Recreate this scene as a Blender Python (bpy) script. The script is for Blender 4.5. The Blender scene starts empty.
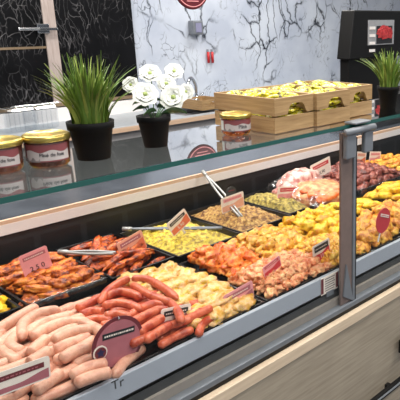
import bpy, bmesh, math, random
from mathutils import Vector, Matrix, noise
random.seed(7)
C = bpy.context.scene
COL = C.collection
PI = math.pi

# ------------------------------------------------------------------ camera, world, lights
# world axes: +X runs along the counter, +Y goes behind it, +Z up (z = 0 is the floor, the glass shelf lies at 1.25 m)
TOP = 1.25
F = 602.0
PPX, PPY = 325.0, 200.0
ax = Vector((530, -182, F)).normalized()
by = Vector((-745, -175, F)); by = (by - ax * by.dot(ax)).normalized()
uz = ax.cross(by); uz = uz if uz.y < 0 else -uz
CAM = Vector((0, 0, 0.28 + TOP))
def wv(c): return Vector((c.dot(ax), c.dot(by), c.dot(uz)))
cam = bpy.data.cameras.new('camera'); co = bpy.data.objects.new('camera', cam); COL.objects.link(co)
cx, cy, cz = wv(Vector((1, 0, 0))), wv(Vector((0, -1, 0))), wv(Vector((0, 0, -1)))
m = Matrix((cx, cy, cz)).transposed().to_4x4(); m.translation = CAM
co.matrix_world = m
cam.sensor_width = 36; cam.lens = F * 36 / 400; cam.shift_x = -(PPX - 200) / 400; cam.shift_y = (PPY - 200) / 400
cam.clip_start = 0.02
C.camera = co
def ray(u, v): return wv(Vector((u - PPX, v - PPY, F))).normalized()
def GZ(u, v, z):            # the point of the level z (measured from the glass shelf) seen at u, v
    r = ray(u, v); return CAM + r * ((z + TOP - CAM.z) / r.z)
def GY(u, v, y):
    r = ray(u, v); return CAM + r * (y / r.y)

W = bpy.data.worlds.new('world'); C.world = W; W.use_nodes = True
W.node_tree.nodes['Background'].inputs[0].default_value = (0.80, 0.88, 1.0, 1)
W.node_tree.nodes['Background'].inputs[1].default_value = 0.5
def area(x, y, z, sx, sy, power, col=(1, 1, 1), rot=(0, 0, 0)):
    l = bpy.data.lights.new('ceiling_lamp_light', 'AREA'); l.shape = 'RECTANGLE'; l.size = sx; l.size_y = sy
    l.energy = power; l.color = col
    o = bpy.data.objects.new('ceiling_lamp_light', l); COL.objects.link(o); o.location = (x, y, z); o.rotation_euler = rot
LAMPS = [(0.6, 0.5), (2.2, 0.5), (0.6, 1.9), (2.2, 1.9), (1.6, 3.2), (3.8, 1.6), (3.6, 3.2), (0.2, 3.2), (0.2, -0.8), (1.9, -0.8)]  # last pair unseen, added to brighten the price cards and oak front
for (x, y) in LAMPS:
    area(x, y, 2.82, 0.9, 0.3, 27, (1.0, 0.96, 0.90))
C.view_settings.view_transform = 'Standard'; C.view_settings.look = 'None'
C.view_settings.exposure = 0.05; C.view_settings.gamma = 1; C.view_settings.use_curve_mapping = False

# ------------------------------------------------------------------ materials
def lin(c):
    return tuple(((x / 255) / 12.92 if x / 255 <= 0.04045 else ((x / 255 + 0.055) / 1.055) ** 2.4) for x in c) + (1,)
class N:
    def __init__(s, name):
        s.m = bpy.data.materials.new(name); s.m.use_nodes = True; s.t = s.m.node_tree
        s.b = s.t.nodes['Principled BSDF']
        s.out = s.t.nodes['Material Output']
    def n(s, typ, **kw):
        nd = s.t.nodes.new(typ)
        for k, v in kw.items():
            if k in nd.inputs: nd.inputs[k].default_value = v
            else: setattr(nd, k, v)
        return nd
    def l(s, a, b): s.t.links.new(a, b)
    def ramp(s, fac, stops):
        r = s.n('ShaderNodeValToRGB'); el = r.color_ramp.elements
        while len(el) < len(stops): el.new(0.5)
        for e, (p, c) in zip(el, stops): e.position = p; e.color = c
        s.l(fac, r.inputs[0]); return r.outputs[0]
    def mix(s, fac, a, b, mode='MIX'):
        x = s.n('ShaderNodeMixRGB', blend_type=mode)
        for i, v in ((0, fac), (1, a), (2, b)):
            if isinstance(v, bpy.types.NodeSocket): s.l(v, x.inputs[i])
            elif i == 0: x.inputs[0].default_value = v
            else: x.inputs[i].default_value = v
        return x.outputs[0]
    def coord(s, scale=(1, 1, 1), rot=(0, 0, 0), which='Object'):
        tc = s.n('ShaderNodeTexCoord'); mp = s.n('ShaderNodeMapping'); s.l(tc.outputs[which], mp.inputs[0])
        mp.inputs['Scale'].default_value = scale; mp.inputs['Rotation'].default_value = rot; return mp.outputs[0]
    def noise(s, vec, scale, detail=3, rough=0.5, dist=0.0):
        n = s.n('ShaderNodeTexNoise'); n.inputs['Scale'].default_value = scale; n.inputs['Detail'].default_value = detail
        n.inputs['Roughness'].default_value = rough; n.inputs['Distortion'].default_value = dist
        s.l(vec, n.inputs['Vector']); return n.outputs['Fac']
    def bump(s, h, strength=0.3, dist=0.002):
        b = s.n('ShaderNodeBump', Strength=strength, Distance=dist); s.l(h, b.inputs['Height']); s.l(b.outputs[0], s.b.inputs['Normal'])
    def set(s, **kw):
        for k, v in kw.items(): s.b.inputs[k.replace('_', ' ')].default_value = v
        return s
def flat(name, rgb, rough=0.5, metal=0.0, var=0.06, scale=40, **kw):
    s = N(name); v = s.noise(s.coord(), scale)
    c = lin(rgb); d = tuple(x * (1 - var * 2) for x in c[:3]) + (1,)
    s.l(s.ramp(v, [(0.3, d), (0.7, c)]), s.b.inputs['Base Color'])
    s.set(Roughness=rough, Metallic=metal, **kw); return s.m
def food(name, cols, scale=30, rough=0.35, bump=0.5, bscale=60, speck=None, rnd=0.25, sss=0.0, speck_t=0.66, speck_s=220):
    s = N(name); vec = s.coord()
    oi = s.n('ShaderNodeObjectInfo')
    add = s.n('ShaderNodeVectorMath', operation='ADD'); s.l(vec, add.inputs[0])
    mul = s.n('ShaderNodeMath', operation='MULTIPLY'); s.l(oi.outputs['Random'], mul.inputs[0]); mul.inputs[1].default_value = 7.3
    cb = s.n('ShaderNodeCombineXYZ'); [s.l(mul.outputs[0], cb.inputs[i]) for i in range(3)]
    s.l(cb.outputs[0], add.inputs[1]); vec = add.outputs[0]
    f = s.noise(vec, scale, 4, 0.6)
    k = len(cols)
    c = s.ramp(f, [(0.39 + 0.23 * i / max(1, k - 1), lin(q)) for i, q in enumerate(cols)])
    hsv = s.n('ShaderNodeHueSaturation'); s.l(c, hsv.inputs['Color'])
    mr = s.n('ShaderNodeMapRange'); s.l(oi.outputs['Random'], mr.inputs[0]); mr.inputs[3].default_value = 1 - rnd; mr.inputs[4].default_value = 1 + rnd * 0.6
    s.l(mr.outputs[0], hsv.inputs['Value']); c = hsv.outputs[0]
    if speck:
        sp = s.noise(vec, speck_s, 2, 0.5)
        c = s.mix(s.ramp(sp, [(speck_t, (0, 0, 0, 1)), (speck_t + 0.05, (1, 1, 1, 1))]), c, lin(speck))
    s.l(c, s.b.inputs['Base Color'])
    s.bump(s.noise(vec, bscale, 4, 0.7), bump, 0.009)
    s.set(Roughness=rough)
    s.b.inputs['Specular IOR Level'].default_value = 0.5
    if sss: s.b.inputs['Subsurface Weight'].default_value = sss; s.b.inputs['Subsurface Radius'].default_value = (0.008, 0.003, 0.002); s.b.inputs['Subsurface Scale'].default_value = 0.5
    return s.m
def glassmat(name, tint=(0.96, 0.985, 0.975, 1), ior=1.5, extra=0.0, gain=1.5, rough=0.0):
    s = N(name); t = s.t; t.nodes.remove(s.b)
    tr = s.n('ShaderNodeBsdfTransparent'); tr.inputs[0].default_value = tint
    gl = s.n('ShaderNodeBsdfGlossy'); gl.inputs['Roughness'].default_value = rough; gl.inputs[0].default_value = (1, 1, 1, 1)
    fr = s.n('ShaderNodeFresnel'); fr.inputs[0].default_value = ior
    mx = s.n('ShaderNodeMixShader')
    a = s.n('ShaderNodeMath', operation='MULTIPLY_ADD', use_clamp=True); s.l(fr.outputs[0], a.inputs[0]); a.inputs[1].default_value = gain; a.inputs[2].default_value = extra
    ge = s.n('ShaderNodeNewGeometry'); iv = s.n('ShaderNodeMath', operation='SUBTRACT'); iv.inputs[0].default_value = 1.0; s.l(ge.outputs['Backfacing'], iv.inputs[1])
    mu = s.n('ShaderNodeMath', operation='MULTIPLY'); s.l(a.outputs[0], mu.inputs[0]); s.l(iv.outputs[0], mu.inputs[1]); s.l(mu.outputs[0], mx.inputs[0])
    s.l(tr.outputs[0], mx.inputs[1]); s.l(gl.outputs[0], mx.inputs[2]); s.l(mx.outputs[0], s.out.inputs[0]); return s.m
def wood(name, c1, c2, scale=1.0, axis='x', rough=0.55):
    s = N(name); sc = {'x': (3, 40, 60), 'y': (40, 3, 60), 'z': (60, 60, 4)}[axis]
    vec = s.coord(tuple(q * scale for q in sc))
    f = s.noise(vec, 1.6, 6, 0.6, 0.4); g = s.noise(s.coord(), 6 * scale, 2)
    c = s.ramp(f, [(0.3, lin(c1)), (0.65, lin(c2))]); c = s.mix(0.25, c, s.ramp(g, [(0.35, lin(c1)), (0.7, lin(c2))]))
    s.l(c, s.b.inputs['Base Color']); s.bump(f, 0.15, 0.002); s.set(Roughness=rough); return s.m
def marble(name, base, base2, vein, dark=False):
    s = N(name); vec = s.coord()
    w = s.n('ShaderNodeTexNoise', Scale=2.2); s.l(vec, w.inputs[0]); w.inputs['Detail'].default_value = 5
    sub = s.n('ShaderNodeVectorMath', operation='MULTIPLY_ADD'); s.l(w.outputs['Color'], sub.inputs[0])
    sub.inputs[1].default_value = (0.55, 0.55, 0.55) if not dark else (0.35, .35, .35); s.l(vec, sub.inputs[2])
    mp = s.n('ShaderNodeMapping'); s.l(sub.outputs[0], mp.inputs[0])
    mp.inputs['Rotation'].default_value = (0, 0.5 if not dark else -0.35, 0)
    mp.inputs['Scale'].default_value = (1.5, 1.0, 0.8) if not dark else (3.4, 1, 1.0)
    vo = s.n('ShaderNodeTexVoronoi', feature='DISTANCE_TO_EDGE', Scale=4.2 if not dark else 6.5); s.l(mp.outputs[0], vo.inputs['Vector'])
    wd = 0.03 if not dark else 0.008
    line = s.ramp(vo.outputs[0], [(0.0, (1, 1, 1, 1)), (wd, (0.45, .45, .45, 1)), (wd * 2.2, (0, 0, 0, 1))])
    vo2 = s.n('ShaderNodeTexVoronoi', feature='DISTANCE_TO_EDGE', Scale=11); s.l(mp.outputs[0], vo2.inputs['Vector'])
    line2 = s.ramp(vo2.outputs[0], [(0.0, (.7, .7, .7, 1)), (0.04, (0, 0, 0, 1))])
    mask = s.ramp(s.noise(vec, 2.6, 3), [(0.44, (0, 0, 0, 1)), (0.56, (1, 1, 1, 1))])
    mask2 = s.ramp(s.noise(vec, 5.0, 3), [(0.5, (0, 0, 0, 1)), (0.6, (1, 1, 1, 1))])
    a = s.mix(1.0, line, mask, 'MULTIPLY'); b = s.mix(1.0, line2, mask2, 'MULTIPLY')
    tot = s.mix(1.0, a, b, 'ADD')
    bc = s.ramp(s.noise(vec, 3, 4), [(0.35, lin(base)), (0.65, lin(base2))])
    s.l(s.mix(tot, bc, lin(vein)), s.b.inputs['Base Color']); s.set(Roughness=0.25 if not dark else 0.3, Specular_IOR_Level=0.5 if not dark else 0.2); return s.m
def tiles(name, c1, c2, mortar, sx, sy, rough=0.2, rot=(PI / 2, 0, 0), ms=0.012, off=0.0):
    s = N(name); vec = s.coord((1, 1, 1), rot)
    b = s.n('ShaderNodeTexBrick'); s.l(vec, b.inputs['Vector']); b.offset = off
    b.inputs['Color1'].default_value = lin(c1); b.inputs['Color2'].default_value = lin(c2); b.inputs['Mortar'].default_value = lin(mortar)
    b.inputs['Scale'].default_value = 1; b.inputs['Brick Width'].default_value = sx; b.inputs['Row Height'].default_value = sy; b.inputs['Mortar Size'].default_value = ms
    s.l(b.outputs['Color'], s.b.inputs['Base Color']); s.set(Roughness=rough); return s.m

MT = dict(
    steel=flat('brushed_steel', (172, 178, 184), 0.38, 0.35), chrome=flat('chrome', (190, 192, 196), 0.18, 1.0, 0.02),
    tongsteel=flat('tongs_steel', (168, 168, 166), 0.45, 0.5, 0.02), greymetal=flat('grey_coated_metal', (122, 127, 134), 0.45, 0.2), postmetal=flat('post_metal', (134, 116, 110), 0.35, 0.3),
    darkgrey=flat('dark_grey', (60, 62, 64), 0.4), black=flat('black_plastic', (13, 13, 14), 0.45, **{'Specular_IOR_Level': 0.3}), softblack=flat('pot_black', (9, 9, 10), 0.75, 0, 0.02, **{'Specular_IOR_Level': 0.2}),
    trayblack=flat('tray_black', (16, 16, 17), 0.25), panel=flat('grey_blue_panel', (170, 177, 188), 0.4, 0.1, 0.02),
    white=flat('white_laminate', (226, 222, 220), 0.4, 0, 0.02), taupe=flat('taupe_panel', (150, 142, 134), 0.45),
    beige=wood('beige_edge_wood', (196, 174, 148), (222, 203, 178), 1.0), edgewood=wood('shelf_edge_wood', (188, 156, 130), (210, 180, 154), 1.0),
    cabinet=wood('cabinet_oak', (142, 131, 115), (176, 164, 146), 1.0), cratewood=wood('crate_pine', (132, 102, 66), (178, 146, 102), 1.6),
    cratewood_y=wood('crate_pine_end', (132, 102, 66), (178, 146, 102), 1.6, 'y'),
    marble=marble('white_marble', (180, 188, 204), (203, 210, 222), (24, 28, 40)),
    blackmarble=marble('black_marble', (7, 7, 8), (17, 17, 19), (112, 110, 112), True),
    gold=flat('brass_strip', (140, 120, 96), 0.4, 0.3), jamb=wood('pale_jamb', (148, 134, 128), (178, 164, 158), 1.0, 'z'),
    casetile=tiles('black_case_tiles', (11, 12, 13), (17, 18, 19), (34, 35, 37), 0.16, 0.11, 0.5),
    floor=tiles('grey_floor_tiles', (92, 92, 94), (104, 103, 102), (60, 60, 60), 0.45, 0.45, 0.35, (0, 0, 0)),
    paint=flat('white_paint', (214, 214, 214), 0.8, 0, 0.02), backcab=flat('back_cabinet', (150, 148, 150), 0.5),
    ledge=flat('steel_ledge', (104, 110, 120), 0.22, 0.5, 0.2, 9), glass=glassmat('clear_glass', (0.86, 0.91, 0.90, 1), 1.5, 0.0, 1.9), jarglass=glassmat('jar_glass', (0.93, 0.96, 0.93, 1)),
    frontglass=glassmat('front_glass', (0.985, 0.99, 0.99, 1), 1.3),
    film=glassmat('plastic_film', (0.95, 0.93, 0.93, 1), 1.4, 0.03, 1.0, 0.18), teal=flat('green_glass_edge', (34, 82, 76), 0.12, 0, 0.03),
    lid=flat('gold_lid', (206, 182, 98), 0.28, 0.85), pate=food('pate', [(78, 36, 26), (112, 56, 38)], 40),
    jarlabel_pink=flat('label_pink', (122, 60, 64), 0.5), jarlabel_white=flat('label_white', (176, 168, 166), 0.5), jarlabel_grey=flat('label_grey', (120, 112, 112), 0.5),
    barcode=flat('barcode_white', (200, 205, 200), 0.5), ink=flat('dark_ink', (34, 30, 38), 0.6), orange=flat('orange_sticker', (222, 150, 40), 0.5),
    tagwhite=flat('tag_cream', (240, 228, 216), 0.45), tagpink=flat('tag_pink', (233, 158, 160), 0.45), tagred=flat('tag_red', (198, 52, 62), 0.45),
    tagorange=flat('tag_orange', (228, 120, 84), 0.45), tagsalmon=flat('tag_salmon', (236, 176, 148), 0.45), tagmauve=flat('tag_mauve', (176, 104, 112), 0.45),
    tagdark=flat('tag_dark_red', (110, 40, 48), 0.4), tagblack=flat('tag_black', (34, 34, 38), 0.45), navy=flat('rosette_navy', (32, 36, 78), 0.5),
    signred=flat('sign_dark_red', (92, 24, 34), 0.4), grass1=flat('grass_green', (100, 132, 42), 0.5, 0, 0.25, 20), grass2=flat('grass_yellow_green', (150, 168, 78), 0.5, 0, 0.2, 20),
    leaf=flat('leaf_green', (66, 104, 58), 0.45, 0, 0.2, 30), petal=flat('white_petal', (226, 228, 222), 0.55, 0, 0.03), pistil=flat('flower_centre', (168, 186, 110), 0.6),
    packet=food('yellow_packet', [(96, 84, 40), (206, 196, 40), (226, 214, 60), (232, 228, 170)], 60, 0.25, 0.6, 60), plastic=glassmat('clear_box_plastic', (0.9, 0.92, 0.94, 1), 1.45, 0.12),
    soil=flat('potting_soil', (36, 28, 24), 0.9), redplastic=flat('red_plastic', (190, 30, 36), 0.4), screen=flat('screen_grey', (150, 152, 156), 0.2),
    meatred=food('meat_picture', [(140, 30, 36), (180, 60, 60)], 60, 0.4), lavender=flat('lavender_plastic', (140, 140, 170), 0.4),
    panel_lamp=None,
)
_s = N('lamp_diffuser'); _s.set(Emission_Strength=3.0); _s.b.inputs['Emission Color'].default_value = (1, 0.97, 0.92, 1); MT['panel_lamp'] = _s.m
FD = dict(
    white_sausage=food('pale_sausage_skin', [(198, 138, 114), (222, 168, 142), (210, 152, 128)], 26, 0.38, 0.1, 90, None, 0.08, 0.15),
    merguez=food('red_sausage_skin', [(168, 62, 38), (212, 108, 74), (192, 84, 54)], 24, 0.33, 0.1, 80, None, 0.12, 0.03),
    wings=food('glazed_wing', [(112, 42, 14), (196, 92, 24), (226, 136, 44)], 42, 0.25, 0.7, 70, (70, 28, 14), 0.2),
    strips=food('dark_glazed_meat', [(90, 30, 14), (178, 70, 24), (214, 110, 40)], 40, 0.22, 0.6, 70, (50, 20, 12), 0.25),
    shred_yellow=food('yellow_marinade', [(140, 112, 14), (200, 172, 36), (222, 200, 70)], 70, 0.35, 0.6, 90, (96, 90, 30), 0.1),
    mince=food('breaded_mince', [(104, 62, 22), (176, 126, 58), (210, 172, 96)], 70, 0.5, 0.8, 110, (96, 92, 40), 0.15),
    green_mince=food('herb_mince', [(96, 80, 26), (156, 136, 56), (192, 170, 84)], 70, 0.5, 0.8, 110, (80, 84, 34), 0.15),
    pale_chicken=food('pale_chicken', [(206, 150, 50), (226, 176, 104), (234, 190, 140), (222, 178, 52)], 34, 0.3, 0.4, 50, (150, 120, 40), 0.1, 0.1),
    orange_chicken=food('orange_chicken', [(198, 76, 10), (234, 122, 34), (244, 164, 84)], 42, 0.25, 0.6, 60, (130, 40, 14), 0.12, 0.05),
    pink_chicken=food('pink_orange_chicken', [(204, 106, 58), (232, 156, 108), (242, 194, 136)], 44, 0.28, 0.6, 60, (170, 70, 40), 0.12, 0.05),
    golden_chicken=food('golden_chicken', [(196, 116, 22), (232, 172, 58), (240, 196, 86)], 42, 0.3, 0.5, 60, (170, 120, 30), 0.12, 0.05),
    yellow_chicken=food('yellow_chicken', [(206, 138, 8), (240, 192, 28), (246, 208, 60)], 42, 0.3, 0.5, 60, (150, 110, 30), 0.08, 0.05, 0.68),
    brown_cutlet=food('golden_cutlet', [(176, 98, 20), (222, 150, 46), (234, 184, 70)], 42, 0.35, 0.6, 70, (150, 90, 30), 0.1),
    dark_meat=food('dark_red_meat', [(84, 34, 28), (130, 62, 52), (172, 108, 92)], 34, 0.3, 0.5, 60, (90, 30, 24), 0.15),
    orange_slice=food('orange_slice', [(216, 90, 36), (238, 140, 80)], 30, 0.25, 0.4, 50, None, 0.15),
)

# ------------------------------------------------------------------ mesh helpers
def link(name, bm, mat, parent=None, smooth=False, bevel=0):
    me = bpy.data.meshes.new(name); bmesh.ops.recalc_face_normals(bm, faces=bm.faces[:]); bm.to_mesh(me); bm.free()
    for mm in (mat if isinstance(mat, list) else [mat]): me.materials.append(mm)
    if smooth: me.polygons.foreach_set('use_smooth', [True] * len(me.polygons))
    o = bpy.data.objects.new(name, me); COL.objects.link(o)
    if parent: o.parent = parent
    if bevel:
        b = o.modifiers.new('bevel', 'BEVEL'); b.width = bevel; b.segments = 2; b.limit_method = 'ANGLE'
    return o
def thing(name, label, cat, loc=(0, 0, 0), rot=(0, 0, 0), group=None):
    o = bpy.data.objects.new(name, None); COL.objects.link(o); o.location = loc; o.rotation_euler = rot
    o.empty_display_size = 0.05; return tag(o, label, cat, group)
def tag(o, label, cat, group=None, kind=None):
    o['label'] = label; o['category'] = cat
    if group: o['group'] = group
    if kind: o['kind'] = kind
    return o
def struct(o): o['kind'] = 'structure'; return o
def nb(): return bmesh.new()
def box(bm, x0, x1, y0, y1, z0, z1):
    v = [bm.verts.new((x, y, z)) for x in (x0, x1) for y in (y0, y1) for z in (z0, z1)]
    for f in ((0, 1, 3, 2), (4, 6, 7, 5), (0, 4, 5, 1), (2, 3, 7, 6), (0, 2, 6, 4), (1, 5, 7, 3)): bm.faces.new([v[i] for i in f])
    return bm
def lathe(bm, prof, seg=32, c=(0, 0)):
    rings = []
    for r, z in prof:
        if r < 1e-6: rings.append([bm.verts.new((c[0], c[1], z))])
        else: rings.append([bm.verts.new((c[0] + r * math.cos(2 * PI * i / seg), c[1] + r * math.sin(2 * PI * i / seg), z)) for i in range(seg)])
    for a, b in zip(rings, rings[1:]):
        for i in range(seg):
            j = (i + 1) % seg
            if len(a) == 1 and len(b) == 1: continue
            if len(a) == 1: bm.faces.new((a[0], b[i], b[j]))
            elif len(b) == 1: bm.faces.new((a[i], a[j], b[0]))
            else: bm.faces.new((a[i], a[j], b[j], b[i]))
    return bm
def spline(pts, n):
    P = [Vector(p) for p in pts]
    if len(P) == 2: return [P[0].lerp(P[1], i / n) for i in range(n + 1)]
    P = [P[0] * 2 - P[1]] + P + [P[-1] * 2 - P[-2]]; out = []; k = len(P) - 3
    for i in range(n + 1):
        t = i / n * k; s = min(int(t), k - 1); t -= s; a, b, c, d = P[s:s + 4]
        out.append(0.5 * ((2 * b) + (c - a) * t + (2 * a - 5 * b + 4 * c - d) * t * t + (3 * b - a - 3 * c + d) * t ** 3))
    return out
def tube(bm, pts, rad, seg=12, caps=True, flat_z=1.0):
    rings = []; n = len(pts); up = Vector((0, 0, 1))
    for i, p in enumerate(pts):
        t = (pts[min(i + 1, n - 1)] - pts[max(i - 1, 0)]).normalized()
        a = t.cross(up); a = a.normalized() if a.length > 1e-3 else Vector((1, 0, 0)); b = a.cross(t)
        r = rad(i / (n - 1)) if callable(rad) else rad
        rings.append([bm.verts.new(p + (a * math.cos(2 * PI * k / seg) + b * math.sin(2 * PI * k / seg) * flat_z) * r) for k in range(seg)])
    for A, B in zip(rings, rings[1:]):
        for k in range(seg): bm.faces.new((A[k], A[(k + 1) % seg], B[(k + 1) % seg], B[k]))
    if caps: bm.faces.new(rings[0][::-1]); bm.faces.new(rings[-1])
    return bm
def blob(bm, sx, sy, sz, amp=0.25, freq=2.0, seed=0, sub=3, c=(0, 0, 0)):
    r = bmesh.ops.create_icosphere(bm, subdivisions=sub, radius=1.0)
    off = Vector((seed * 13.7, seed * 5.1, seed * 2.3))
    for v in r['verts']:
        d = v.co.normalized(); k = 1 + amp * 1.15 * noise.noise(d * freq + off) + amp * 0.7 * noise.noise(d * freq * 2.7 + off) + amp * 0.35 * noise.noise(d * freq * 6 + off)
        v.co = Vector((d.x * sx * k + c[0], d.y * sy * k + c[1], max(d.z, -0.55) * sz * k + c[2]))
    return bm
def text_mesh(body, size, depth=0.0004):
    cu = bpy.data.curves.new('lettering', 'FONT'); cu.body = body; cu.size = size; cu.align_x = 'CENTER'; cu.align_y = 'CENTER'; cu.extrude = depth
    o = bpy.data.objects.new('lettering', cu); COL.objects.link(o); dg = bpy.context.evaluated_depsgraph_get()
    me = bpy.data.meshes.new_from_object(o.evaluated_get(dg)); bpy.data.objects.remove(o); return me
def text(body, size, mat, parent, matrix, name='lettering', wrap=None):
    me = text_mesh(body, size); me.materials.clear(); me.materials.append(mat)
    if wrap:
        for v in me.vertices:
            a = wrap[1] + v.co.x / wrap[0]; rr = wrap[0] + v.co.z
            v.co = (rr * math.cos(a), rr * math.sin(a), wrap[2] + v.co.y)
    else: me.transform(matrix)
    o = bpy.data.objects.new(name, me); COL.objects.link(o); o.parent = parent; return o
def dup(o, loc=None, rot=None, scale=None, label=None):
    c = o.copy(); COL.objects.link(c)
    if loc is not None: c.location = loc
    if rot is not None: c.rotation_euler = rot
    if scale is not None: c.scale = scale
    if label: c['label'] = label
    for ch in [q for q in COL.objects if q.parent == o]:
        d = ch.copy(); COL.objects.link(d); d.parent = c
        for g in [q for q in COL.objects if q.parent == ch]:
            e = g.copy(); COL.objects.link(e); e.parent = d
    return c
def Z(z): return z + TOP

# ------------------------------------------------------------------ room
X0, X1, Y0, Y1, H = -3.0, 7.5, -3.0, 4.05, 2.9
struct(link('floor', box(nb(), X0, X1, Y0, Y1 + 0.1, -0.1, 0), MT['floor']))
struct(link('ceiling', box(nb(), X0, X1, Y0, Y1 + 0.1, H, H + 0.1), MT['paint']))
struct(link('wall_back', box(nb(), X0, X1, Y1, Y1 + 0.1, 0, H), MT['marble']))
struct(link('wall_left', box(nb(), X0 - 0.1, X0, Y0, Y1 + 0.1, 0, H), MT['paint']))
struct(link('wall_right', box(nb(), X1, X1 + 0.1, Y0, Y1 + 0.1, 0, H), MT['paint']))
for i, (x, y) in enumerate(LAMPS):  # includes the unseen pair added in front for brighter cards
    t = thing('ceiling_light', 'flat rectangular light panel mounted on the white ceiling', 'ceiling light', (x, y, H), group='ceiling light panels')
    link('light_frame', box(nb(), -0.5, 0.5, -0.2, 0.2, -0.03, 0), MT['white'], t)
    link('diffuser', box(nb(), -0.46, 0.46, -0.16, 0.16, -0.034, -0.03), MT['panel_lamp'], t)
# black marble sliding doors in front of the wall
YD = 4.0
zb = GY(25, 106.5, YD).z; xr = GY(48, 60, YD).x; xl2 = GY(60, 60, YD).x; xr2 = GY(139, 90, YD).x
zg = GY(25, 48, YD).z
d1 = struct(link('door_1', box(nb(), X0 + 1.5, xr, YD, YD + 0.05, zb, 2.6), MT['blackmarble']))
g = link('brass_strip', box(nb(), X0 + 1.5, xr, YD - 0.004, YD, zg - 0.007, zg + 0.007), MT['gold'], d1)
p = GY(46, 28.5, YD); bm = nb()
box(bm, p.x - 0.07, p.x + 0.01, YD - 0.03, YD - 0.004, p.z - 0.03, p.z + 0.03); box(bm, p.x - 0.17, p.x + 0.06, YD - 0.045, YD - 0.03, p.z - 0.012, p.z + 0.006)
tube(bm, [Vector((p.x - 0.2, YD - 0.05, p.z)), Vector((p.x - 0.07, YD - 0.06, p.z))], 0.012, 8)
link('door_handle', bm, MT['chrome'], d1, bevel=0.004)
d2 = struct(link('door_2', box(nb(), xl2, xr2, YD, YD + 0.05, zb, 2.6), MT['blackmarble']))
struct(link('trim_1', box(nb(), xr, xl2, YD - 0.01, YD + 0.05, zb, 2.6), MT['jamb']))
struct(link('trim_2', box(nb(), X0 + 1.5, xr2, YD - 0.015, YD + 0.05, zb - 0.022, zb), MT['gold']))

# back counter against the wall, with steel top
zc = -0.36
t = thing('back_counter', 'long grey back counter with steel worktop along the marble wall', 'counter', (0, 3.45, 0))
link('cabinet_body', box(nb(), -1.4, 6.0, 0.03, 0.54, 0.0, Z(zc) - 0.045), MT['backcab'], t)
sx = GY(178, 118, 3.6).x; ex = GY(222, 118, 3.6).x
bm = nb(); box(bm, -1.45, sx, 0, 0.54, Z(zc) - 0.04, Z(zc)); box(bm, ex, 6.0, 0, 0.54, Z(zc) - 0.04, Z(zc)); box(bm, sx, ex, 0.42, 0.54, Z(zc) - 0.04, Z(zc)); box(bm, sx, ex, 0, 0.06, Z(zc) - 0.04, Z(zc))
link('worktop', bm, MT['steel'], t, bevel=0.003)
link('front_edging', box(nb(), -1.45, 6.0, -0.006, 0, Z(zc) - 0.036, Z(zc) - 0.006), MT['edgewood'], t)
bm = nb(); box(bm, sx, ex, 0.06, 0.42, Z(zc) - 0.2, Z(zc) - 0.19); box(bm, sx, ex, 0.41, 0.42, Z(zc) - 0.19, Z(zc) - 0.04); box(bm, sx, ex, 0.06, 0.07, Z(zc) - 0.19, Z(zc) - 0.04)
box(bm, sx, sx + 0.01, 0.07, 0.41, Z(zc) - 0.19, Z(zc) - 0.04); box(bm, ex - 0.01, ex, 0.07, 0.41, Z(zc) - 0.19, Z(zc) - 0.04)
link('sink_basin', bm, MT['chrome'], t)
link('upstand', box(nb(), -1.45, xr2, 0.52, 0.535, Z(zc), zb - 0.03), MT['white'], t)

p = GY(197, 106, 3.93)
t = thing('faucet', 'chrome gooseneck faucet standing behind the sink', 'faucet', (p.x, 3.93, Z(zc)))
link('faucet_base', lathe(nb(), [(0, 0), (0.03, 0), (0.03, 0.03), (0.016, 0.05), (0.016, 0.07), (0, 0.07)], 20), MT['chrome'], t, True)
h = GY(190, 77, 3.93).z - Z(zc)
arc = [Vector((0, 0, 0.05)), Vector((0, 0, h * 0.45)), Vector((-0.01, -0.01, h * 0.72)), Vector((-0.06, -0.03, h * 0.97)), Vector((-0.12, -0.07, h * 0.9)), Vector((-0.145, -0.09, h * 0.6))]
link('spout', tube(nb(), spline(arc, 24), 0.013, 12), MT['chrome'], t, True)
link('faucet_lever', tube(nb(), [Vector((0.01, 0, 0.055)), Vector((0.06, -0.02, 0.09))], 0.007, 8), MT['chrome'], t, True)

# plastic boxes on the back counter
for (u, v, w, d, hh, nm, lb) in ((17, 131, 0.20, 0.16, 0.15, 'plastic_box', 'clear ribbed plastic box on the back counter, left one of the pair'), (42, 128, 0.17, 0.15, 0.15, 'plastic_box', 'clear plastic box on the back counter, nearer the grass pot')):
    p = GZ(u, v, zc)
    t = thing(nm, lb, 'box', (p.x, p.y, Z(zc)), (0, 0, 0.1))
    link('tub', box(nb(), -w / 2, w / 2, -d / 2, d / 2, 0.001, hh), MT['plastic'], t, bevel=0.02)
    link('tub_lid', box(nb(), -w / 2 - 0.004, w / 2 + 0.004, -d / 2 - 0.004, d / 2 + 0.004, hh + 0.0005, hh + 0.012), MT['plastic'], t, bevel=0.004)
    for q in range(4): link('rib', box(nb(), -w / 2 + 0.02 + q * 0.03, -w / 2 + 0.024 + q * 0.03, -d / 2 - 0.002, -d / 2, 0.01, hh - 0.01), MT['plastic'], t)
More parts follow.
